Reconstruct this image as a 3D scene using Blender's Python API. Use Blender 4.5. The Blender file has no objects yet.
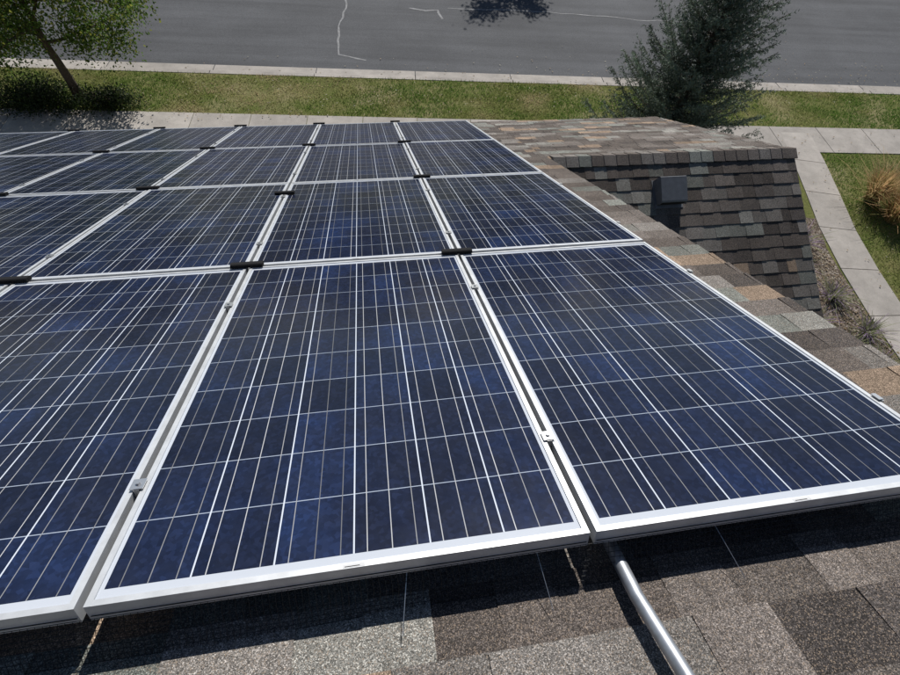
import bpy, math, numpy as np
from mathutils import Matrix, Vector
rng=np.random.default_rng(7)
SC=bpy.context.scene
TH=math.atan(0.5); CS=math.cos(TH); SN=math.sin(TH)
Z0=7.124            # height of roof reference plane origin (glass plane of the array)
RN=-0.13            # shingle surface below glass plane
# ---------------------------------------------------------------- frames
FR=Matrix(((1,0,0,0),(0,CS,SN,0),(0,-SN,CS,Z0),(0,0,0,1)))           # main roof frame u,v,n
VR=4.48                                                              # wing ridge position (v)
ridgeY=VR*CS+RN*SN; ridgeZ=Z0-VR*SN+RN*CS
FW=Matrix(((-1,0,0,4.3),(0,-CS,-SN,ridgeY),(0,-SN,CS,ridgeZ),(0,0,0,1))) # wing near slope frame
# ---------------------------------------------------------------- node helper
class NT:
    def __init__(s,name):
        s.m=bpy.data.materials.new(name); s.m.use_nodes=True
        s.t=s.m.node_tree; s.b=s.t.nodes['Principled BSDF']; s.out=s.t.nodes['Material Output']
    def n(s,typ,**kw):
        nd=s.t.nodes.new(typ)
        for k,v in kw.items(): setattr(nd,k,v)
        return nd
    def set(s,sock,v):
        if hasattr(v,'is_output'): s.t.links.new(v,sock)
        elif v is not None: sock.default_value=v
    def math(s,op,a,b=None,c=None,clamp=False):
        nd=s.n('ShaderNodeMath',operation=op,use_clamp=clamp)
        s.set(nd.inputs[0],a)
        if b is not None: s.set(nd.inputs[1],b)
        if c is not None: s.set(nd.inputs[2],c)
        return nd.outputs[0]
    def mix(s,f,a,b,blend='MIX'):
        nd=s.n('ShaderNodeMix',data_type='RGBA',blend_type=blend)
        s.set(nd.inputs[0],f); s.set(nd.inputs[6],a); s.set(nd.inputs[7],b)
        return nd.outputs[2]
    def noise(s,scale,detail=4,rough=.5,vec=None,dist=0):
        nd=s.n('ShaderNodeTexNoise'); nd.inputs['Scale'].default_value=scale
        nd.inputs['Detail'].default_value=detail; nd.inputs['Roughness'].default_value=rough
        nd.inputs['Distortion'].default_value=dist
        s.set(nd.inputs['Vector'],vec if vec is not None else s.obj()); return nd.outputs['Fac']
    def vor(s,scale,vec=None,out='Color',feature='F1'):
        nd=s.n('ShaderNodeTexVoronoi',feature=feature); nd.inputs['Scale'].default_value=scale
        s.set(nd.inputs['Vector'],vec if vec is not None else s.obj()); return nd.outputs[out]
    def obj(s):
        if not hasattr(s,'_o'): s._o=s.n('ShaderNodeTexCoord').outputs['Object']
        return s._o
    def ramp(s,f,stops,interp='LINEAR'):
        nd=s.n('ShaderNodeValToRGB'); cr=nd.color_ramp; cr.interpolation=interp
        while len(cr.elements)<len(stops): cr.elements.new(.5)
        for e,(p,c) in zip(cr.elements,stops):
            e.position=p; e.color=(c,c,c,1) if isinstance(c,(int,float)) else (*c,1)
        s.set(nd.inputs[0],f); return nd.outputs[0]
    def attr(s,name='Col'):
        return s.n('ShaderNodeAttribute',attribute_name=name).outputs['Color']
    def bump(s,h,strength=.5,dist=.01):
        nd=s.n('ShaderNodeBump'); nd.inputs['Strength'].default_value=strength; nd.inputs['Distance'].default_value=dist
        s.set(nd.inputs['Height'],h); s.t.links.new(nd.outputs[0],s.b.inputs['Normal'])
    def rough(s,r): s.set(s.b.inputs['Roughness'],r)
    def metal(s,r): s.b.inputs['Metallic'].default_value=r
    def spec(s,r): s.b.inputs['Specular IOR Level'].default_value=r
def C(*a): return (*a,1)
# ---------------------------------------------------------------- mesh helper
def mkobj(name,verts,faces,mat,cols=None,M=None,parent=None,smooth=False,mats=None,midx=None):
    me=bpy.data.meshes.new(name)
    verts=np.asarray(verts,dtype=np.float32)
    if isinstance(faces,np.ndarray):
        k=faces.shape[1]; nf=len(faces)
        me.vertices.add(len(verts)); me.vertices.foreach_set('co',verts.ravel())
        me.loops.add(nf*k); me.loops.foreach_set('vertex_index',faces.ravel().astype(np.int32))
        me.polygons.add(nf); me.polygons.foreach_set('loop_start',np.arange(0,nf*k,k,dtype=np.int32))
        me.polygons.foreach_set('loop_total',np.full(nf,k,dtype=np.int32))
        me.update(calc_edges=True)
    else:
        me.from_pydata([tuple(map(float,v)) for v in verts],[],faces); me.update()
    if cols is not None:   # per-face colours
        ca=me.color_attributes.new('Col','FLOAT_COLOR','CORNER')
        tot=np.zeros(len(me.polygons),dtype=np.int32); me.polygons.foreach_get('loop_total',tot)
        cc=np.repeat(np.asarray(cols,dtype=np.float32),tot,axis=0)
        cc=np.concatenate([cc,np.ones((len(cc),1),np.float32)],1)
        ca.data.foreach_set('color',cc.ravel())
    for m in (mats or [mat]): me.materials.append(m)
    if midx is not None: me.polygons.foreach_set('material_index',np.asarray(midx,dtype=np.int32))
    if smooth: me.polygons.foreach_set('use_smooth',np.ones(len(me.polygons),dtype=bool))
    me.validate(); 
    o=bpy.data.objects.new(name,me); SC.collection.objects.link(o)
    if M is not None: o.matrix_world=M
    if parent is not None: o.parent=parent
    return o
class MB:
    """accumulates boxes / prisms / tubes"""
    def __init__(s): s.v=[];s.f=[];s.c=[];s.m=[]
    def add(s,vs,fs,col=(1,1,1),mi=0):
        b=len(s.v); s.v+= [tuple(v) for v in vs]
        for f in fs: s.f.append(tuple(i+b for i in f)); s.c.append(col); s.m.append(mi)
    def box(s,a,b,col=(1,1,1),mi=0):
        x0,y0,z0=a;x1,y1,z1=b
        s.add([(x0,y0,z0),(x1,y0,z0),(x1,y1,z0),(x0,y1,z0),(x0,y0,z1),(x1,y0,z1),(x1,y1,z1),(x0,y1,z1)],
              [(0,3,2,1),(4,5,6,7),(0,1,5,4),(1,2,6,5),(2,3,7,6),(3,0,4,7)],col,mi)
    def tube(s,pts,rad,seg=8,col=(1,1,1),mi=0,cap=True):
        pts=[Vector(p) for p in pts]; vs=[];fs=[]
        prev=None
        for i,p in enumerate(pts):
            d=(pts[min(i+1,len(pts)-1)]-pts[max(i-1,0)]).normalized()
            if prev is None:
                a=d.orthogonal().normalized()
            else:
                a=(prev-d*prev.dot(d)).normalized()
            prev=a; b=d.cross(a)
            for k in range(seg):
                t=2*math.pi*k/seg
                vs.append(p+(a*math.cos(t)+b*math.sin(t))*rad[i])
        for i in range(len(pts)-1):
            for k in range(seg):
                k2=(k+1)%seg
                fs.append((i*seg+k,i*seg+k2,(i+1)*seg+k2,(i+1)*seg+k))
        if cap:
            fs.append(tuple(range(seg))[::-1]); fs.append(tuple((len(pts)-1)*seg+k for k in range(seg)))
        s.add(vs,fs,col,mi)
    def prism(s,prof,axis_a,axis_b,mk,col=(1,1,1),mi=0):
        n=len(prof); vs=[mk(axis_a,p) for p in prof]+[mk(axis_b,p) for p in prof]
        fs=[tuple(range(n))[::-1],tuple(range(n,2*n))]+[(i,(i+1)%n,n+(i+1)%n,n+i) for i in range(n)]
        s.add(vs,fs,col,mi)
    def obj(s,name,mat=None,**kw):
        mats=kw.pop('mats',None)
        return mkobj(name,s.v,s.f,mat,cols=s.c,mats=mats,midx=s.m,**kw)
def empty(name):
    e=bpy.data.objects.new(name,None); SC.collection.objects.link(e); return e
# ---------------------------------------------------------------- materials
def m_simple(name,c,r=.6,metal=0,spec=.5,noise=None,attr=False):
    m=NT(name); 
    col=C(*c)
    if attr: col=m.attr()
    if noise:
        sc,amt=noise
        f=m.noise(sc,5,.6); f=m.ramp(f,[(.3,1-amt),(.7,1+amt*.4)])
        col=m.mix(1.0,col,f,'MULTIPLY')
    m.set(m.b.inputs['Base Color'],col); m.rough(r); m.metal(metal); m.spec(spec)
    return m.m
def m_shingle():
    m=NT('asphalt_shingle')
    base=m.attr()
    g=m.vor(560,out='Color'); gs=m.n('ShaderNodeSeparateColor'); m.set(gs.inputs[0],g)
    gran=m.ramp(gs.outputs[0],[(0,.28),(.35,.70),(.8,1.25),(.92,2.1),(1,2.9)])
    c=m.mix(1,base,gran,'MULTIPLY')
    big=m.ramp(m.noise(3.5,4,.6),[(.3,.80),(.7,1.14)])
    c=m.mix(1,c,big,'MULTIPLY')
    mid=m.ramp(m.noise(60,5,.75),[(.3,.75),(.7,1.28)])
    c=m.mix(1,c,mid,'MULTIPLY')
    c2=m.mix(m.math('MULTIPLY',m.math('GREATER_THAN',gs.outputs[1],.90),.55),c,C(.34,.26,.19))
    m.set(m.b.inputs['Base Color'],c2); m.rough(.93); m.spec(.15)
    m.bump(gs.outputs[2],.5,.0013)
    return m.m
def m_panel():
    m=NT('polycrystalline_glass')
    o=m.obj(); sp=m.n('ShaderNodeSeparateXYZ'); m.set(sp.inputs[0],o)
    X,Y=sp.outputs[0],sp.outputs[1]
    P=.159; ox=(.994-(6*.156+5*.003))/2; oy=(1.655-(10*.156+9*.003))/2
    xs=m.math('SUBTRACT',X,ox); ys=m.math('SUBTRACT',Y,oy)
    ix=m.math('FLOOR',m.math('DIVIDE',xs,P)); iy=m.math('FLOOR',m.math('DIVIDE',ys,P))
    mx=m.math('SUBTRACT',xs,m.math('MULTIPLY',ix,P)); my=m.math('SUBTRACT',ys,m.math('MULTIPLY',iy,P))
    gapx=m.math('GREATER_THAN',mx,.156-.0004); gapy=m.math('GREATER_THAN',my,.1567)
    inx=m.math('MULTIPLY',m.math('GREATER_THAN',xs,0),m.math('LESS_THAN',xs,6*P-.003))
    iny=m.math('MULTIPLY',m.math('GREATER_THAN',ys,0),m.math('LESS_THAN',ys,10*P-.003))
    inside=m.math('MULTIPLY',inx,iny)
    bm=m.math('SUBTRACT',mx,m.math('MULTIPLY',m.math('FLOOR',m.math('DIVIDE',mx,.052)),.052))
    bus=m.math('LESS_THAN',m.math('ABSOLUTE',m.math('SUBTRACT',bm,.026)),.0010)
    busall=m.math('MULTIPLY',m.math('MULTIPLY',bus,inx),iny)
    oi=m.n('ShaderNodeObjectInfo').outputs['Random']
    cv=m.n('ShaderNodeCombineXYZ'); m.set(cv.inputs[0],ix); m.set(cv.inputs[1],iy); m.set(cv.inputs[2],m.math('MULTIPLY',oi,77))
    wn=m.n('ShaderNodeTexWhiteNoise',noise_dimensions='3D'); m.set(wn.inputs[0],cv.outputs[0])
    sh=m.n('ShaderNodeCombineXYZ'); m.set(sh.inputs[2],m.math('MULTIPLY',oi,31.))
    va=m.n('ShaderNodeVectorMath',operation='ADD'); m.set(va.inputs[0],o); m.set(va.inputs[1],sh.outputs[0])
    vv=va.outputs[0]
    gr=m.n('ShaderNodeSeparateColor'); m.set(gr.inputs[0],m.vor(95,vec=vv))
    grain=m.ramp(gr.outputs[0],[(0,.78),(.6,1.0),(1,1.35)])
    cloud=m.noise(3.6,4,.55,vec=vv)
    f=m.ramp(cloud,[(.42,0),(.72,.8)])
    f=m.math('MULTIPLY',f,m.math('ADD',.25,m.math('MULTIPLY',wn.outputs['Value'],.75)))
    c=m.mix(f,C(.0090,.0130,.0310),C(.012,.027,.085))
    c=m.mix(1,c,grain,'MULTIPLY')
    cb=m.ramp(wn.outputs['Value'],[(0,.80),(1,1.2)])
    c=m.mix(1,c,cb,'MULTIPLY')
    wl=m.n('ShaderNodeTexWhiteNoise',noise_dimensions='2D'); c2=m.n('ShaderNodeCombineXYZ')
    m.set(c2.inputs[0],m.math('FLOOR',m.math('DIVIDE',xs,.052))); m.set(c2.inputs[1],m.math('MULTIPLY',oi,55)); m.set(wl.inputs[0],c2.outputs[0])
    bi=m.ramp(wl.outputs['Value'],[(0,.14),(.6,.34),(1,.66)])  # ribbon tone varies per line, painting uneven glints into the colour
    c=m.mix(m.math('MULTIPLY',busall,.85),c,bi)
    edge=m.math('SUBTRACT',1,inside)
    gx=m.math('MULTIPLY',gapx,inside)
    gy=m.math('MULTIPLY',m.math('MULTIPLY',gapy,inside),m.math('SUBTRACT',1,busall))
    c=m.mix(gy,c,C(.34,.39,.47)); c=m.mix(gx,c,C(.56,.60,.66)); c=m.mix(edge,c,C(.48,.51,.56))
    d=m.ramp(m.noise(14,6,.7,vec=vv),[(.35,.006),(.8,.026)])
    ed=m.ramp(m.math('ADD',m.math('MULTIPLY',m.math('SUBTRACT',Y,1.60),14),m.math('MULTIPLY',m.noise(11,4,.6,vec=vv),.5)),[(.2,0),(.9,.10)])
    d=m.math('ADD',d,ed)
    c=m.mix(d,c,C(.34,.35,.37))
    m.set(m.b.inputs['Base Color'],c)
    rr=m.ramp(m.noise(9,5,.7,vec=vv),[(.3,.13),(.75,.20)])
    m.set(m.b.inputs['Roughness'],rr); m.b.inputs['IOR'].default_value=1.24
    return m.m
def m_asphalt():
    m=NT('road_asphalt')
    g=m.ramp(m.noise(38,4,.85),[(.3,.65),(.5,1),(.72,1.4)])
    l=m.ramp(m.noise(.35,6,.65),[(.3,.82),(.7,1.12)])
    mp=m.n('ShaderNodeMapping'); m.set(mp.inputs[0],m.obj()); mp.inputs['Scale'].default_value=(.10,1.6,1)
    w=m.ramp(m.noise(1,5,.65,vec=mp.outputs[0]),[(.35,.82),(.65,1.14)])
    c=m.mix(1,C(.094,.096,.101),g,'MULTIPLY'); c=m.mix(1,c,l,'MULTIPLY'); c=m.mix(1,c,w,'MULTIPLY')
    sp=m.ramp(m.noise(9,5,.9),[(.66,0),(.76,.5)])
    c=m.mix(sp,c,C(.2,.2,.2))
    m.set(m.b.inputs['Base Color'],c); m.rough(.9); m.spec(.25); m.bump(m.noise(120,2,.7),.4,.004)
    return m.m
def m_concrete():
    m=NT('concrete')
    a=m.ramp(m.noise(1.7,6,.7),[(.3,.74),(.7,1.12)]); b=m.ramp(m.noise(70,3,.8),[(.3,.85),(.7,1.12)])
    c=m.mix(1,m.attr(),a,'MULTIPLY'); c=m.mix(1,c,b,'MULTIPLY')
    m.set(m.b.inputs['Base Color'],c); m.rough(.9); m.spec(.2); m.bump(m.noise(90,3,.7),.3,.003)
    return m.m
def m_lawn(name,c1,c2,c3):
    m=NT(name)
    f=m.ramp(m.noise(1.3,6,.7),[(.35,0),(.65,1)]); g=m.ramp(m.noise(22,5,.8),[(.3,.45),(.7,1.45)])
    c=m.mix(f,C(*c1),C(*c2)); c=m.mix(m.ramp(m.noise(.5,5,.7),[(.5,0),(.7,1)]),c,C(*c3))
    c=m.mix(1,c,g,'MULTIPLY'); m.set(m.b.inputs['Base Color'],c); m.rough(1); m.spec(.05)
    m.bump(m.noise(60,4,.8),.8,.03); return m.m
def m_mulch():
    m=NT('mulch')
    v=m.n('ShaderNodeSeparateColor'); m.set(v.inputs[0],m.vor(34))
    c=m.ramp(v.outputs[0],[(0,(.06,.045,.035)),(.5,(.15,.12,.09)),(.8,(.25,.20,.16)),(1,(.42,.37,.31))])
    c=m.mix(1,c,m.ramp(m.noise(2,5,.6),[(.3,.6),(.7,1.15)]),'MULTIPLY')
    m.set(m.b.inputs['Base Color'],c); m.rough(1); m.spec(.05); m.bump(v.outputs[1],.8,.02); return m.m
def m_leaf(name,trans=.35,rough=.6):
    m=NT(name); a=m.attr(); m.set(m.b.inputs['Base Color'],a); m.rough(rough); m.spec(.3)
    t=m.n('ShaderNodeBsdfTranslucent'); m.set(t.inputs[0],a)
    mx=m.n('ShaderNodeMixShader'); mx.inputs[0].default_value=trans
    m.t.links.new(m.b.outputs[0],mx.inputs[1]); m.t.links.new(t.outputs[0],mx.inputs[2]); m.t.links.new(mx.outputs[0],m.out.inputs[0])
    return m.m
M_sh=m_shingle(); M_pan=m_panel(); M_as=m_asphalt(); M_co=m_concrete(); M_mul=m_mulch()
M_frame=m_simple('anodised_aluminium',(.60,.61,.62),.42,.35,.5,noise=(18,.18))
M_back=m_simple('panel_backsheet',(.55,.55,.55),.7)
M_clip=m_simple('black_plastic',(.010,.010,.011),.85,0,.2)
M_alu=m_simple('mill_aluminium',(.6,.6,.6),.35,.9)
M_wire=m_simple('black_wire',(.02,.02,.02),.6)
M_emt=m_simple('galvanised_conduit',(.44,.46,.49),.45,.7,noise=(40,.25))
M_drip=m_simple('drip_edge',(.07,.06,.05),.5)
M_wall=m_simple('stucco_wall',(.42,.37,.30),.9,noise=(6,.15))
M_trim=m_simple('white_trim',(.7,.69,.66),.6)
M_glass=m_simple('window_glass',(.03,.04,.05),.08)
M_vent=m_simple('vent_metal',(.17,.17,.175),.6,.1,noise=(20,.2))
M_dark=m_simple('opening_shade',(.01,.01,.01),.9)
M_bark=m_simple('bark',(.10,.075,.055),.95,noise=(25,.45))
M_leaf=m_leaf('leaves',.45); M_needle=m_leaf('spruce_needles',.15,.7); M_blade=m_leaf('grass_blades',.45,.8)
M_lawn=m_lawn('lawn_grass',(.12,.15,.04),(.21,.20,.08),(.32,.28,.15))
M_ground=m_lawn('ground_grass',(.07,.09,.03),(.10,.11,.045),(.13,.13,.07))
M_tar=m_simple('crack_filler',(.26,.26,.26),.9,noise=(8,.4))
# ---------------------------------------------------------------- shingles
PAL=[((.108,.092,.082),4),((.140,.122,.110),4),((.185,.170,.155),3.5),((.185,.192,.172),2.2),((.245,.238,.215),1.6),((.27,.20,.145),1.7),((.078,.068,.063),2.4)]
PC=np.array([p[0] for p in PAL]);PW=np.array([p[1] for p in PAL]);PW=PW/PW.sum()
def shingles(mb,u0,u1,v0,v1,base,e=.143,shade=1.0):
    nC=int(math.ceil((v1-v0)/e))
    for i in range(nC):
        vb=v1-i*e            # butt of this course (down slope)
        vt=max(vb-e-.015,v0-.0)
        if vb<=v0+.01: break
        u=u0-rng.uniform(0,.3); k=rng.integers(0,2); blockleft=0
        while u<u1:
            w=rng.uniform(.09,.25)
            a=max(u,u0);b=min(u+w,u1); u+=w; k^=1
            if blockleft<=0:
                bc=PC[rng.choice(len(PC),p=PW)]; blockleft=rng.integers(1,4)
            blockleft-=1
            if b-a<.004: continue
            th=(.0095 if k else .0055)+rng.uniform(-.0006,.0006)
            vb2=vb+rng.uniform(-.003,.003)
            col=tuple(bc*rng.uniform(.80,1.16)*shade*(1.0 if k else .82))
            vs=[(a,vt,base),(b,vt,base),(b,vb2,base+th),(a,vb2,base+th),(b,vb2,base-.002),(a,vb2,base-.002),(b,vt,base-.002),(a,vt,base-.002)]
            mb.add(vs,[(0,1,2,3),(3,2,4,5),(1,6,4,2),(0,3,5,7)],col)
house=empty('shingle_roof_house')
mb=MB()
shingles(mb,-10.2,1.47,-2.6,7.44,RN)
shingles(mb,1.47,4.32,4.5,7.44,RN)
o=mb.obj('roof_shingles',M_sh,M=FR,parent=house)
mb=MB(); shingles(mb,0-.02,3.1,0.02,2.96,0,shade=.82)  # lower tone paints the grazing-light shade of this slope into the tabs
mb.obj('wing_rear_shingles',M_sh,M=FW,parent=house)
# back slope of main roof (behind camera)
FB=Matrix(((-1,0,0,1.45),(0,-CS,-SN,-2.6*CS+RN*SN),(0,-SN,CS,Z0+2.6*SN+RN*CS),(0,0,0,1)))
mb=MB(); shingles(mb,0,11.6,0.0,9.9,0,e=.2)
mb.obj('back_slope_shingles',M_sh,M=FB,parent=house)
def caps(name,xa,xb,yy,zz,ang=TH):
    mb=MB(); x=xa; 
    while x<xb:
        c=tuple(PC[rng.choice([0,1,2,3])]*rng.uniform(.9,1.15)); L=.19; w=.115
        lo=.005;hi=.013
        def P(px,s,h): return (px, yy+s*w*CS, zz-abs(s)*w*SN+h)
        vs=[P(x,-1,hi),P(x,0,hi+.004),P(x,1,hi),P(x+L,-1,lo),P(x+L,0,lo+.004),P(x+L,1,lo),P(x,-1,0),P(x,1,0),P(x+L,-1,0),P(x+L,1,0)]
        mb.add(vs,[(0,3,4,1),(1,4,5,2),(0,1,2,7,6),(0,6,8,3),(2,5,9,7)],c); x+=.14
    return mb.obj(name,M_sh,parent=house)
caps('wing_ridge_cap',1.5,4.2,ridgeY,ridgeZ+.008)
caps('main_ridge_cap',-10.1,1.35,-2.6*CS+RN*SN,Z0+2.6*SN+RN*CS+.008)
# decks
mb=MB(); mb.box((-10.2,-2.6,RN-.16),(1.45,7.42,RN-.004)); mb.box((1.452,4.5,RN-.16),(4.3,7.42,RN-.004))
mb.box((1.452,-2.6,RN-.14),(1.462,4.46,RN-.001),mi=1)
mb.box((-10.2,7.421,RN-.14),(4.3,7.44,RN-.003),mi=1)
mb.box((4.301,4.5,RN-.14),(4.315,7.42,RN-.001),mi=1)
mb.obj('roof_deck',mats=[M_trim,M_drip],M=FR,parent=house)
mb=MB(); mb.box((0,.03,-.16),(3.1,2.94,-.004)); mb.box((-.015,.03,-.14),(-.001,2.94,-.001),mi=1); mb.box((-.0,2.941,-.14),(3.1,2.955,-.003),mi=1)
mb.obj('wing_rear_deck',mats=[M_trim,M_drip],M=FW,parent=house)
mb=MB(); mb.box((0,.05,-.16),(11.6,9.9,-.004)); mb.obj('back_deck',M_trim,M=FB,parent=house)
def pz(Y): return Z0-Y*.5+RN/CS-.25     # underside height of the front plane
mb=MB()
yr=-2.6*CS
prof=[(-10.6,0),(6.2,0),(6.2,pz(6.2)),(yr,pz(yr)),(-10.6,pz(yr)-(yr+10.6)*.5)]
mb.prism(prof,-9.8,1.05,lambda x,p:(x,p[0],p[1]))
prof=[(1.75,0),(6.19,0),(6.19,pz(6.19)),(ridgeY,pz(ridgeY)),(1.75,pz(ridgeY)-(ridgeY-1.75)*.5)]
mb.prism(prof,1.051,3.95,lambda x,p:(x,p[0],p[1]))
mb.obj('walls',M_wall,parent=house)
mb=MB()
mb.box((3.951,3.2,1.0),(3.99,4.8,2.4),mi=0); mb.box((3.991,3.28,1.08),(3.996,3.97,2.32),mi=1); mb.box((3.991,4.03,1.08),(3.996,4.72,2.32),mi=1)
for x in (-7.5,-4,-.8): 
    mb.box((x,6.201,1.0),(x+1.5,6.24,2.4)); mb.box((x+.08,6.241,1.08),(x+.72,6.246,2.32),mi=1); mb.box((x+.78,6.241,1.08),(x+1.42,6.246,2.32),mi=1)
mb.obj('windows',mats=[M_trim,M_glass],parent=house)
# ---------------------------------------------------------------- roof vent (box hood, sloping lid, mouth shade painted as dark plates)
mb=MB(); mk=lambda u,p:(u,p[0],p[1])
uv=4.3-2.72; v0=.30
prof=[(v0,.006),(v0+.01,.15),(v0+.02,.165),(v0+.26,.125),(v0+.275,.115),(v0+.275,.05),(v0+.262,.05),(v0+.262,.006)]
mb.prism(prof,uv-.145,uv+.145,mk)
mb.box((uv-.16,v0-.01,.004),(uv+.16,v0+.30,.0125))
mb.box((uv-.13,v0+.276,.055),(uv+.13,v0+.279,.105),mi=1)
mb.box((uv-.13,v0+.263,.014),(uv+.13,v0+.266,.048),mi=1)
mb.obj('roof_vent',mats=[M_vent,M_dark],M=FW)
# ---------------------------------------------------------------- solar panels
W,L=.994,1.655; PU,PV=1.01,1.672
def panel_mesh():
    mb=MB(); lip=.013; h=.042
    mb.box((0,0,-h),(lip,L,0)); mb.box((W-lip,0,-h),(W,L,0))
    mb.box((lip,0,-h),(W-lip,lip,-.0004)); mb.box((lip,L-lip,-h),(W-lip,L,-.0004))
    mb.box((.004,-.0012,-.030),(W-.004,-.0002,-.0285),mi=3); 
    mb.box((lip,lip,-h),(W-lip,lip+.02,-h+.002)); mb.box((lip,L-lip-.02,-h),(W-lip,L-lip,-h+.002))
    mb.box((lip,lip,-.008),(W-lip,L-lip,-.0035),mi=1)
    mb.box((lip,lip,-.0105),(W-lip,L-lip,-.0082),mi=2)
    mb.box((W/2-.06,L-.25,-.035),(W/2+.06,L-.14,-.0106),mi=3)
    mb.box((W*.5-.022,.0015,-.0003),(W*.5+.022,.009,.0001),mi=2)
    mb.box((W*.5-.018,.003,.0002),(W*.5+.012,.0045,.0004),mi=3)
    return mb.obj('solar_panel',mats=[M_frame,M_pan,M_back,M_clip])
p0=panel_mesh(); me=p0.data
T=lambda u,v,n=0: FR@Matrix.Translation((u,v,n))
for c in range(-7,1):
    for r in range(4):
        if c==0 and r==0: o=p0
        else:
            o=bpy.data.objects.new('solar_panel',me); SC.collection.objects.link(o)
        du,dv,dn=rng.uniform(-.0012,.0012),rng.uniform(-.001,.001),rng.uniform(-.001,.001)
        o.matrix_world=T(.008+c*PU+du,r*PV+.002+dv,dn)@Matrix.Rotation(rng.uniform(-.0006,.0006),4,'Z')@Matrix.Rotation(rng.uniform(-.0015,.0015),4,'X')
rack=empty('panel_mounting_rack')
mb=MB()
for r in range(4):
    for vv in (.31,1.33):
        v=r*PV+vv
        mb.box((-7*PU-.02,v-.02,RN+.03),(1.0,v+.02,-.0445))
        for u in np.arange(-7,1.0,1.1): mb.box((u-.03,v-.05,RN),(u+.03,v+.05,RN+.03))
mb.obj('rails',M_alu,M=FR,parent=rack)
mb=MB()
for r in range(4):
    for vv in (.30,1.25):
        v=r*PV+vv
        for c in range(-6,1):
            u=c*PU
            mb.box((u-.0065,v-.018,-.0444),(u+.0065,v+.018,.004))
            mb.box((u-.015,v-.016,.0042),(u+.015,v+.016,.0066))
            t=[(u+.0055*math.cos(a),v+.0055*math.sin(a)) for a in np.arange(6)*math.pi/3]
            mb.add([(x,y,.0066) for x,y in t]+[(x,y,.0115) for x,y in t],[(6,7,8,9,10,11)]+[(i,(i+1)%6,6+(i+1)%6,6+i) for i in range(6)])
        mb.box((1.0035,v-.018,-.0444),(1.010,v+.018,.003)); mb.box((.996,v-.014,.0042),(1.010,v+.014,.0062))
mb.obj('mid_clamps',M_alu,M=FR,parent=rack)
mb=MB()
for r in range(1,5):
    for c in range(-6,1):
        u=c*PU; v=r*PV-.009
        if r==2 and c==-1: v-=.33
        prof=[(v-.020,.002),(v-.020,.014),(v-.015,.019),(v+.015,.019),(v+.020,.014),(v+.020,.002)]
        mb.prism(prof,u-.072+rng.uniform(-.015,.012),u+.068,lambda uu,p:(uu,p[0],p[1]))
mb.obj('splice_covers',M_clip,M=FR,parent=rack)
# critter guard mesh
mb=MB(); w=.0006
def wire(a,b,nrm):
    a=Vector(a);b=Vector(b);d=(b-a).normalized();s=d.cross(Vector(nrm)).normalized()*w; 
    nn=Vector(nrm).normalized()*w
    mb.add([a-s,a+s,b+s,b-s],[(0,1,2,3)]); mb.add([a-nn,a+nn,b+nn,b-nn],[(0,1,2,3)])
sp=.0127
def G(u,t):   # guard surface, bulges outwards irregularly
    wv=.008*math.sin(u*3.1)+.005*math.sin(u*7.7+1)
    return (u+.002*math.sin(t*9+u*5), -.004-(.040+wv)*t**1.0*(1-.25*t), -.030-.094*t)
for i in range(int(8.05/sp)):
    u=-7.05+i*sp
    if u<-3.2: continue
    ts=[0,.33,.66,1]
    for a,b in zip(ts[:-1],ts[1:]): wire(G(u,a),G(u,b),(0,1,.2))
for k in range(9):
    t=k/8
    for s0 in np.arange(-3.2,1.0,.1): wire(G(s0,t),G(s0+.1,t),(0,1,.2))
for i in range(int(6.7/sp)):
    v=i*sp; wire((1.004,v,-.004),(1.045,v,RN+.006),(1,0,.2))
for k in range(10):
    t=k/9; wire((1.004+.041*t,0,-.004-.12*t),(1.004+.041*t,6.7,-.004-.12*t),(1,0,.2))
mb.obj('critter_guard_mesh',M_wire,M=FR,parent=rack)
mb=MB()
for u,du in ((-.12,.01),(.30,.025),(-.40,-.02)):
    pts=[(u+du*t,.01-.10*t,-.045-.06*t) for t in np.linspace(0,1,5)]
    mb.tube(pts,[.0008]*5,5)
mb.obj('wire_ties',M_alu,M=FR,parent=rack)
# conduit
mb=MB()
mb.tube([(.060,1.2,-.088),(.064,-.1,-.086),(.079,-.254,-.083),(.085,-1.6,-.083)],[.0150]*4,20)
mb.tube([(.0815,-.62,-.0832),(.0818,-.56,-.0832)],[.020]*2,20)
mb.obj('conduit_pipe',M_emt,M=FR,smooth=True)
# ---------------------------------------------------------------- site: street frame
S=Vector((.9964,-.0847,0)); Pp=Vector((.0847,.9964,0))
FS=Matrix(((S.x,Pp.x,0,0),(S.y,Pp.y,0,0),(0,0,1,0),(0,0,0,1)))
def sheet(name,poly,z,mat,M=None,th=None,parent=None):
    n=len(poly)
    if th is None: return mkobj(name,[(x,y,z) for x,y in poly],[tuple(range(n))],mat,M=M)
    vs=[(x,y,z) for x,y in poly]+[(x,y,z-th) for x,y in poly]
    return mkobj(name,vs,[tuple(range(n))]+[(i,n+i,n+(i+1)%n,(i+1)%n) for i in range(n)],mat,M=M)
sheet('ground',[(-400,-400),(400,-400),(400,400),(-400,400)],-.20,M_ground)
sheet('lawn',[(-60,-40),(60,-40),(60,14.34),(-60,14.34)],0,M_lawn,M=FS,th=.19)
sheet('road',[(-120,14.8),(120,14.8),(120,25.4),(-120,25.4)],-.12,M_as,M=FS)
sheet('far_lawn',[(-60,25.8),(60,25.8),(60,60),(-60,60)],0,M_lawn,M=FS,th=.19)
cc=lambda: tuple(np.array((.42,.385,.345))*rng.uniform(.86,1.07))
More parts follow.
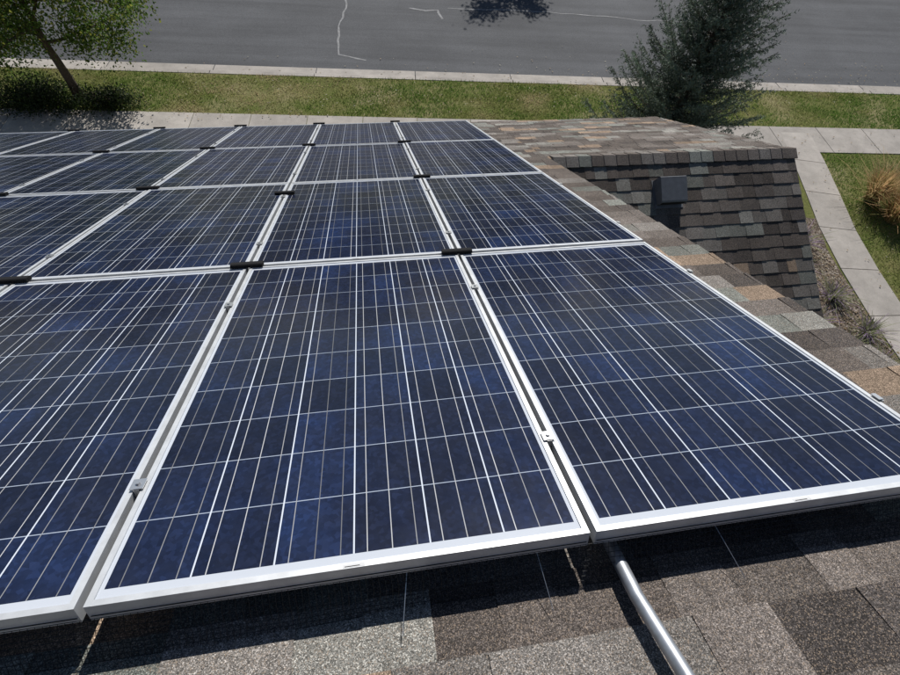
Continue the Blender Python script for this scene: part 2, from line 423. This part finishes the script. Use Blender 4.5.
def kerb(name,q0,sgn):
    mb=MB(); t=-60
    while t<60:
        Lk=3.0; g=.012; c=cc()
        prof=[(0,-.19),(0,.012),(.17,.012),(.195,-.0),(.21,-.095),(.68,-.108),(.68,-.19)]
        mb.prism([(q0+sgn*a,b) for a,b in prof],t+g,t+Lk-g,lambda x,p:(x,p[0],p[1]),c); t+=Lk
    mb.obj(name,M_co,M=FS)
kerb('kerb',14.345,1); kerb('kerb',25.798,-1)
mb=MB(); t=-45
while t<45:
    mb.box((t+.008,11.2,-.05),(t+1.5-.008,12.39,.02),cc()); t+=1.5
mb.obj('sidewalk',M_co,M=FS)
# front walk
cl=[(12.2,11.13),(11.8,9.46),(10.98,6.69),(10.7,4.3),(10.6,-6)]
def walkpts(step=1.35):
    out=[]
    pts=[Vector(p) for p in cl]
    seg=[(a,b,(b-a).length) for a,b in zip(pts[:-1],pts[1:])]
    tot=sum(s[2] for s in seg); d=0
    while d<=tot:
        r=d
        for a,b,l in seg:
            if r<=l: out.append(a.lerp(b,r/l)); break
            r-=l
        d+=step
    return out
wp=walkpts(); mb=MB(); hw=.47
def perp(i):
    if i==0: return Vector((-1,.085)).normalized()
    d=(wp[min(i+1,len(wp)-1)]-wp[max(i-1,0)]).normalized(); p=Vector((-d.y,d.x)); 
    return p if p.x<0 else -p
for i in range(len(wp)-1):
    a,b=wp[i],wp[i+1]; d=(b-a).normalized()*.01; a=a+d;b=b-d; n0=perp(i)*hw;n1=perp(i+1)*hw
    q=[a+n0,a-n0,b-n1,b+n1]; q=[q[0],q[3],q[2],q[1]]; c=cc()
    vs=[(p.x,p.y,.022) for p in q]+[(p.x,p.y,-.05) for p in q]
    mb.add(vs,[(0,1,2,3)]+[(k,4+k,4+(k+1)%4,(k+1)%4) for k in range(4)],c)
mb.obj('front_walk',M_co)
sheet('mulch_bed',[(4.4,-8),(10.1,-8),(10.2,4.3),(10.45,6.6),(10.8,7.6),(9.5,8.0),(4.4,8.0)],.006,M_mul)
def strip(mb,pts,w,z=-.116):
    pts=[Vector((x,y)) for x,y in pts]; n=len(pts); vs=[]
    for i,p in enumerate(pts):
        d=(pts[min(i+1,n-1)]-pts[max(i-1,0)]).normalized(); q=Vector((-d.y,d.x))*w*rng.uniform(.6,1.3)
        vs+= [(p.x+q.x,p.y+q.y,z),(p.x-q.x,p.y-q.y,z)]
    mb.add(vs,[(2*i,2*i+1,2*i+3,2*i+2) for i in range(n-1)])
def wob(pts,step=.25,amp=.03):
    out=[]
    for (a,b),(c,d) in zip(pts[:-1],pts[1:]):
        n=max(2,int(math.hypot(c-a,d-b)/step))
        for k in range(n): t=k/n; out.append((a+(c-a)*t+rng.normal(0,amp),b+(d-b)*t+rng.normal(0,amp)))
    out.append(pts[-1]); return out
mb=MB()
strip(mb,wob([(1.5,19.1),(2.1,18.9),(2.5,18.95),(2.6,18.3)],.2,.015),.04)
strip(mb,wob([(2.9,19.1),(5.2,18.95),(7.5,18.7),(10.3,18.2),(14,17.9)],.4,.02),.028)
strip(mb,wob([(-.55,21),(-.68,19.4),(-1.0,17.8),(-1.04,16.0),(-.2,15.65)],.3,.02),.03)
mb.obj('road_crack_repair',M_tar)
# ---------------------------------------------------------------- vegetation helpers
def quads_at(P,size,cols,aspect=.55,up=None,droop=0):
    n=len(P); a=rng.normal(size=(n,3)); a/=np.linalg.norm(a,axis=1)[:,None]
    if up is not None: a=a*(1-up)+np.array([0,0,1.])*up; a/=np.linalg.norm(a,axis=1)[:,None]
    b=rng.normal(size=(n,3)); b-= (b*a).sum(1)[:,None]*a; b/=np.linalg.norm(b,axis=1)[:,None]
    c=np.cross(a,b)
    s=(size*rng.uniform(.6,1.3,n))[:,None]
    V=np.stack([P-b*s*.5,P+c*s*aspect*.5,P+b*s*.5,P-c*s*aspect*.5],1).reshape(-1,3)
    F=np.arange(4*n).reshape(n,4); return V,F,cols
def leafcols(n,base,var=.3,alt=None,altp=.1):
    c=np.array(base)[None]*rng.uniform(1-var,1+var,(n,1))
    if alt is not None:
        k=rng.random(n)<altp; c[k]=np.array(alt)*rng.uniform(.8,1.2,(k.sum(),1))
    return c
def blades(name,pts,hgt,cols,mat=M_blade,width=.006,lean=.5):
    n=len(pts); h=hgt*rng.uniform(.5,1.3,n); an=rng.uniform(0,2*math.pi,n); ln=rng.normal(0,lean,(n,2))*h[:,None]
    dx=np.stack([np.cos(an),np.sin(an),np.zeros(n)],1)*width
    tip=pts+np.concatenate([ln,h[:,None]],1)
    V=np.stack([pts-dx,pts+dx,tip],1).reshape(-1,3); F=np.arange(3*n).reshape(n,3)
    return mkobj(name,V,F,mat,cols=cols)
def fbm(x,y,seed):
    r=np.random.default_rng(seed); o=np.zeros_like(x); 
    for k in range(26):
        f=r.uniform(.4,6); a=r.uniform(0,6.28); o+=np.sin((x*math.cos(a)+y*math.sin(a))*f+r.uniform(0,6.28)+1.5*np.sin(y*f*.6+k))/f**.7
    return np.clip(.5+o/(2.1*o.std()),-.2,1.2)
def lawncols(x,y,dry,seed):
    n=len(x); f=np.clip((fbm(x,y,seed)-.5)*.85+dry+rng.normal(0,.14,n),0,1)[:,None]
    g=np.array([.105,.200,.032]); mid=np.array([.23,.25,.075]); d=np.array([.48,.40,.23])
    c=np.where(f<.5,g+(mid-g)*f*2,mid+(d-mid)*(f-.5)*2)
    return c*rng.uniform(.65,1.3,(n,1))
n=100000
t=rng.uniform(-16,24,n); q=rng.uniform(12.40,14.36,n)
keep=rng.random(n)<(.40+.60*np.clip(fbm(t,q*2,5),0,1)); t=t[keep];q=q[keep]
dry=np.interp(t,[-14,-4,2,7,11,20],[.72,.68,.55,.38,.12,.08])+np.where(q>14.15,.12,0)+np.where(q<12.55,.1,0)
pts=np.stack([S.x*t+Pp.x*q,S.y*t+Pp.y*q,np.zeros(len(t))],1)
blades('parkway_grass',pts,.055,lawncols(t,q,dry,3),width=.009)
n=70000
x=rng.uniform(10.8,19,n);y=rng.uniform(1.5,11.2,n)
cx=np.interp(y,[4.3,6.69,9.46,11.13],[10.7,10.98,11.8,12.2])
q=x*Pp.x+y*Pp.y
k=(x>cx+.5)&(q<11.19); x=x[k];y=y[k]
dry=np.interp(y,[2,5,9,11],[.8,.78,.68,.5])
blades('front_lawn_grass',np.stack([x,y,np.zeros(len(x))],1),.05,lawncols(x,y,dry,9),width=.008)
n=900; P=np.stack([rng.uniform(-14,18,n),rng.uniform(12.5,14.4,n),np.full(n,.05)],1)
n2=3800; P2=np.stack([rng.uniform(7,10.3,n2),rng.uniform(1,8.0,n2),np.full(n2,.03)],1)
n3=350; P3=np.stack([rng.uniform(10.9,16,n3),rng.uniform(3,11,n3),np.full(n3,.05)],1)
n4=160; P4=np.stack([rng.uniform(-14,18,n4),14.6+rng.gamma(1.5,.35,n4),np.full(n4,-.09)],1)
P=np.concatenate([P,P2,P3,P4]); V,F,cl_=quads_at(P,.055,leafcols(len(P),(.30,.22,.12),.4,(.40,.36,.26),.35),up=.8)
mkobj('fallen_leaves',V,F,M_leaf,cols=cl_)
# ---------------------------------------------------------------- broadleaf trees
def broadleaf(name,base,hgt,spread,trunk_r,lean=(0,0),nlim=9,leafn=60,leafsz=.07,col=(.07,.12,.022),alt=(.16,.17,.03),seed=1,lowz=.35,sub=7,droop=0.0):
    r=np.random.default_rng(seed); e=empty(name); mb=MB(); ends=[]
    b=Vector(base); tp=b+Vector((lean[0],lean[1],hgt*.78))
    tr=[]
    for k in range(9):
        t=k/8; tr.append(b.lerp(tp,t)+Vector((r.normal(0,.04)*hgt*.12,r.normal(0,.04)*hgt*.12,0))*(t>0))
    mb.tube(tr,[trunk_r*(1.25 if k==0 else 1)*(1-.8*k/8) for k in range(9)],10)
    for i in range(nlim):
        t=lowz+(1-lowz)*i/nlim; k=min(int(t*8),7); p=tr[k].lerp(tr[k+1],t*8-k)
        an=i*2.4+r.uniform(-.4,.4); L=spread*(1.05-.55*abs(t-.5)*1.4)*r.uniform(.75,1.1)
        d=Vector((math.cos(an),math.sin(an),r.uniform(.25,.7)))
        pts=[p]; cur=p.copy()
        for s in range(5):
            d=(d+Vector((r.normal(0,.15),r.normal(0,.15),r.normal(0,.12)-droop))).normalized(); cur=cur+d*L/5; pts.append(cur.copy())
        rr=trunk_r*.5*(1-.6*t); mb.tube(pts,[rr*(1-.17*s) for s in range(6)],6)
        for s in range(sub):
            tt=r.uniform(.3,1); kk=min(int(tt*5),4); q=pts[kk].lerp(pts[kk+1],tt*5-kk)
            dd=Vector((r.normal(),r.normal(),r.normal(.1,.6))).normalized(); l2=L*.35*r.uniform(.6,1.2)
            q2=q+dd*l2*.5; q3=q2+(dd+Vector((0,0,-.35-droop*2))).normalized()*l2*.5
            mb.tube([q,q2,q3],[rr*.35,rr*.2,rr*.08],5); ends+=[q2,q3,(q2+q3)/2]
        ends.append(pts[-1])
    mb.obj('trunk_and_limbs',M_bark,parent=e,smooth=True)
    Ps=[];Cs=[]
    for p in ends:
        m=int(leafn*r.uniform(.5,1.4)); sg=spread*.10
        Ps.append(np.array(p)[None]+r.normal(0,1,(m,3))*np.array([sg,sg,sg*.8])); tone=r.uniform(.65,1.3)
        Cs.append(leafcols(m,np.array(col)*tone,.3,alt,.22))
    Pn=np.concatenate(Ps); V,F,c=quads_at(Pn,leafsz,np.concatenate(Cs),aspect=.6)
    mkobj('foliage',V,F,M_leaf,cols=c,parent=e)
    return e
broadleaf('deciduous_tree',(-7.95,13.7,0),5.2,2.3,.12,lean=(.05,-.2),seed=3,nlim=15,leafn=120,leafsz=.075,lowz=.36,col=(.095,.165,.030),alt=(.24,.26,.05),sub=9,droop=.09)
broadleaf('deciduous_tree',(7.7,27.2,0),7.0,2.5,.14,seed=8,nlim=13,leafn=110,leafsz=.13,lowz=.35)
def shrub(name,c,rad,h,n,col,seed,sz=.06,alt=(.06,.09,.02)):
    r=np.random.default_rng(seed); e=empty(name); mb=MB()
    for i in range(14):
        a=r.uniform(0,6.28); d=r.uniform(.2,.8)
        mb.tube([(c[0],c[1],0),(c[0]+math.cos(a)*rad[0]*d*.5,c[1]+math.sin(a)*rad[1]*d*.5,h*.5),(c[0]+math.cos(a)*rad[0]*d,c[1]+math.sin(a)*rad[1]*d,h*.85)],[.015,.01,.004],5)
    mb.obj('stems',M_bark,parent=e)
    cl=r.normal(0,.5,(46,2)); Ps=[];Cs=[]
    for x,y in cl:
        if x*x+y*y>1.4: continue
        zt=h*(1-.45*(x*x+y*y))*r.uniform(.5,1.1); m=int(n/34*r.uniform(.4,1.5))
        p=np.array([c[0]+x*rad[0],c[1]+y*rad[1],max(zt,.1)*.6])+r.normal(0,1,(m,3))*np.array([.16,.16,.15])*max(rad)
        p[:,2]=np.clip(p[:,2],.02,None); Ps.append(p); Cs.append(leafcols(m,np.array(col)*r.uniform(.5,1.6),.3,alt,.15))
    V,F,c2=quads_at(np.concatenate(Ps),sz,np.concatenate(Cs)); mkobj('foliage',V,F,M_leaf,cols=c2,parent=e)
shrub('shrub',(-8.9,13.4),(1.2,.6),.6,6500,(.024,.038,.014),21)  # low shrubs, their dark leaf mass also stands in for the tree's shade
shrub('shrub',(-7.2,13.2),(.8,.4),.5,3600,(.024,.038,.014),22)
# unseen mass of trees across the street, added for the panels to reflect
n=70; Ps=[];Cs=[]
for i in range(n):
    cx,cy=rng.uniform(-60,60),rng.uniform(38,62); h=rng.uniform(4,9.5); rr=rng.uniform(2,4); m=260
    d=rng.normal(size=(m,3)); d/=np.linalg.norm(d,axis=1)[:,None]; d*=rng.uniform(.5,1.05,(m,1))
    Ps.append(np.array([cx,cy,h*.52])+d*np.array([rr,rr,h*.5])); Cs.append(leafcols(m,np.array((.045,.075,.025))*rng.uniform(.6,1.4),.35,(.11,.11,.03),.15))
V,F,c=quads_at(np.concatenate(Ps),.95,np.concatenate(Cs),aspect=.8); mkobj('reflection_trees',V,F,M_leaf,cols=c)
# ---------------------------------------------------------------- spruce
def spruce(name,base,H,R,seed=5):
    r=np.random.default_rng(seed); e=empty(name); mb=MB(); b=np.array(base,float)
    mb.tube([(b[0],b[1],0),(b[0]+.03,b[1],H*.5),(b[0],b[1]+.02,H)],[.12,.07,.012],10)
    NP=[];ND=[];NC=[]
    z=.3
    while z<H-.1:
        t=z/H; nb=int(8 if t<.8 else 6); off=r.uniform(0,6.28)
        for k in range(nb):
            an=off+k*2*math.pi/nb+r.normal(0,.22)
            Lb=R*(1-t)**.85*r.uniform(.5,1.18)*(1.0 if t>.12 else .85)+.06
            d=np.array([math.cos(an),math.sin(an),0]); 
            pts=[]
            rise=r.uniform(.1,.5)+.4*t
            for s in np.linspace(0,1,7):
                pts.append(b+np.array([0,0,z])+d*Lb*s+np.array([0,0,Lb*(rise*s-.25*s*(1-s)*2+.12*s*s)]))
            mb.tube(pts,[.018*(1-t*.6)*(1-.12*s) for s in range(7)],4)
            side=np.array([-d[1],d[0],0])
            nt=max(5,int(Lb*18)); tone=r.uniform(.55,1.5)
            for j in range(nt):
                s=.12+.88*(j+r.random())/nt; kk=min(int(s*6),5); p=pts[kk]*(1-(s*6-kk))+pts[kk+1]*(s*6-kk)
                for sd in ((-1,1) if s<.97 else (0,)):
                    tl=(.15+.38*Lb*.5*(1.05-s))*r.uniform(.6,1.25)
                    dr=d*.75+side*sd*.8+np.array([0,0,r.normal(.18,.3)]); dr/=np.linalg.norm(dr)
                    nn=int(7+tl*42)
                    u=r.random(nn)[:,None]
                    NP.append(p+dr*tl*u); 
                    nd=r.normal(size=(nn,3)); nd-=(nd@dr)[:,None]*dr; nd/=np.linalg.norm(nd,axis=1)[:,None]
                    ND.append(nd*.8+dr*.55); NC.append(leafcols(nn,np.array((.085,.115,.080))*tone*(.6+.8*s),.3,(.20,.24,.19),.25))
        z+=.16*r.uniform(.8,1.2)
    mb.obj('trunk_and_branches',M_bark,parent=e,smooth=True)
    P=np.concatenate(NP);D=np.concatenate(ND);c=np.concatenate(NC); n=len(P)
    ln=r.uniform(.035,.06,n)[:,None]; sd=np.cross(D,r.normal(size=(n,3))); sd/=np.linalg.norm(sd,axis=1)[:,None]; sd*=.0072
    V=np.stack([P-sd,P+sd,P+D*ln+sd*.4,P+D*ln-sd*.4],1).reshape(-1,3)
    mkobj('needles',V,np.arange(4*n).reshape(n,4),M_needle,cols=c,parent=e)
spruce('spruce_tree',(7.0,9.8,0),5.9,2.1)
# ---------------------------------------------------------------- ornamental grass + perennials
def tuft(name,c,h,n,base,alt,sp=.25,seed=1):
    r=np.random.default_rng(seed)
    an=r.uniform(0,6.28,n); out=np.abs(r.normal(0,sp,n))*h; hh=h*r.uniform(.55,1.1,n)
    wd=.006
    o=np.stack([np.cos(an),np.sin(an),np.zeros(n)],1); s=np.stack([-np.sin(an),np.cos(an),np.zeros(n)],1)*wd
    b=np.array([c[0],c[1],0])+o*r.uniform(0,.16,n)[:,None]
    lv=[(0,0,1),(.35,.45,1),(.8,.85,.8),(1.3,1,.3)]
    V=[]
    rows=[b+o*(out*a)[:,None]+np.array([0,0,1.])*(hh*z)[:,None] for a,z,w in lv]
    for i in range(3):
        V.append(np.stack([rows[i]-s*lv[i][2],rows[i]+s*lv[i][2],rows[i+1]+s*lv[i+1][2],rows[i+1]-s*lv[i+1][2]],1))
    V=np.concatenate(V).reshape(-1,3); m=3*n
    cl=leafcols(n,base,.3,alt,.3); cl=np.concatenate([cl,cl,cl])
    mkobj(name,V,np.arange(4*m).reshape(m,4),M_blade,cols=cl)
tuft('ornamental_grass',(12.75,8.2),.8,900,(.60,.42,.22),(.30,.28,.10),sp=.45,seed=31)
tuft('ornamental_grass',(12.8,7.4),.7,900,(.62,.40,.20),(.30,.28,.10),sp=.45,seed=32)
tuft('ornamental_grass',(13.6,8.0),.8,900,(.60,.42,.22),(.28,.28,.10),sp=.45,seed=33)
for i,(x,y) in enumerate([(9.6,3.4),(9.7,5.2),(9.2,6.2),(8.8,4.6),(9.5,2.6),(9.9,6.9),(9.9,4.2),(9.2,3.9)]):
    tuft('perennial_plant',(x,y),.26,240,(.26,.28,.15),(.38,.28,.42),sp=.8,seed=40+i)
# ---------------------------------------------------------------- camera, light, sky
cam=bpy.data.cameras.new('camera'); co=bpy.data.objects.new('camera',cam); SC.collection.objects.link(co); SC.camera=co
cam.sensor_fit='HORIZONTAL'; cam.sensor_width=36; cam.lens=487.44/900*36; cam.clip_start=.02; cam.clip_end=2000
Rm=[[0.9872,0.0871,-0.1337],[-0.1454,0.8362,-0.5288],[0.0657,0.5414,0.8382]]
co.matrix_world=Matrix(((Rm[0][0],Rm[0][1],Rm[0][2],-.405),(Rm[1][0],Rm[1][1],Rm[1][2],-.157),(Rm[2][0],Rm[2][1],Rm[2][2],8.2),(0,0,0,1)))
sd=Vector((.25,.85,.72)).normalized(); el=math.asin(sd.z); az=math.atan2(sd.x,sd.y)
sl=bpy.data.lights.new('sun','SUN'); sl.energy=5.0; sl.angle=math.radians(.5); sl.color=(1,.97,.925)
so=bpy.data.objects.new('sun',sl); SC.collection.objects.link(so); so.rotation_euler=sd.to_track_quat('Z','Y').to_euler(); so.location=(0,0,30)
w_=bpy.data.worlds.new('World'); SC.world=w_; w_.use_nodes=True; nt=w_.node_tree
sk=nt.nodes.new('ShaderNodeTexSky'); sk.sky_type='NISHITA'; sk.sun_disc=False; sk.sun_elevation=el; sk.sun_rotation=az; sk.altitude=1600
nt.links.new(sk.outputs[0],nt.nodes['Background'].inputs[0]); nt.nodes['Background'].inputs[1].default_value=.07
SC.view_settings.view_transform='Standard'; SC.view_settings.look='None'; SC.view_settings.exposure=0
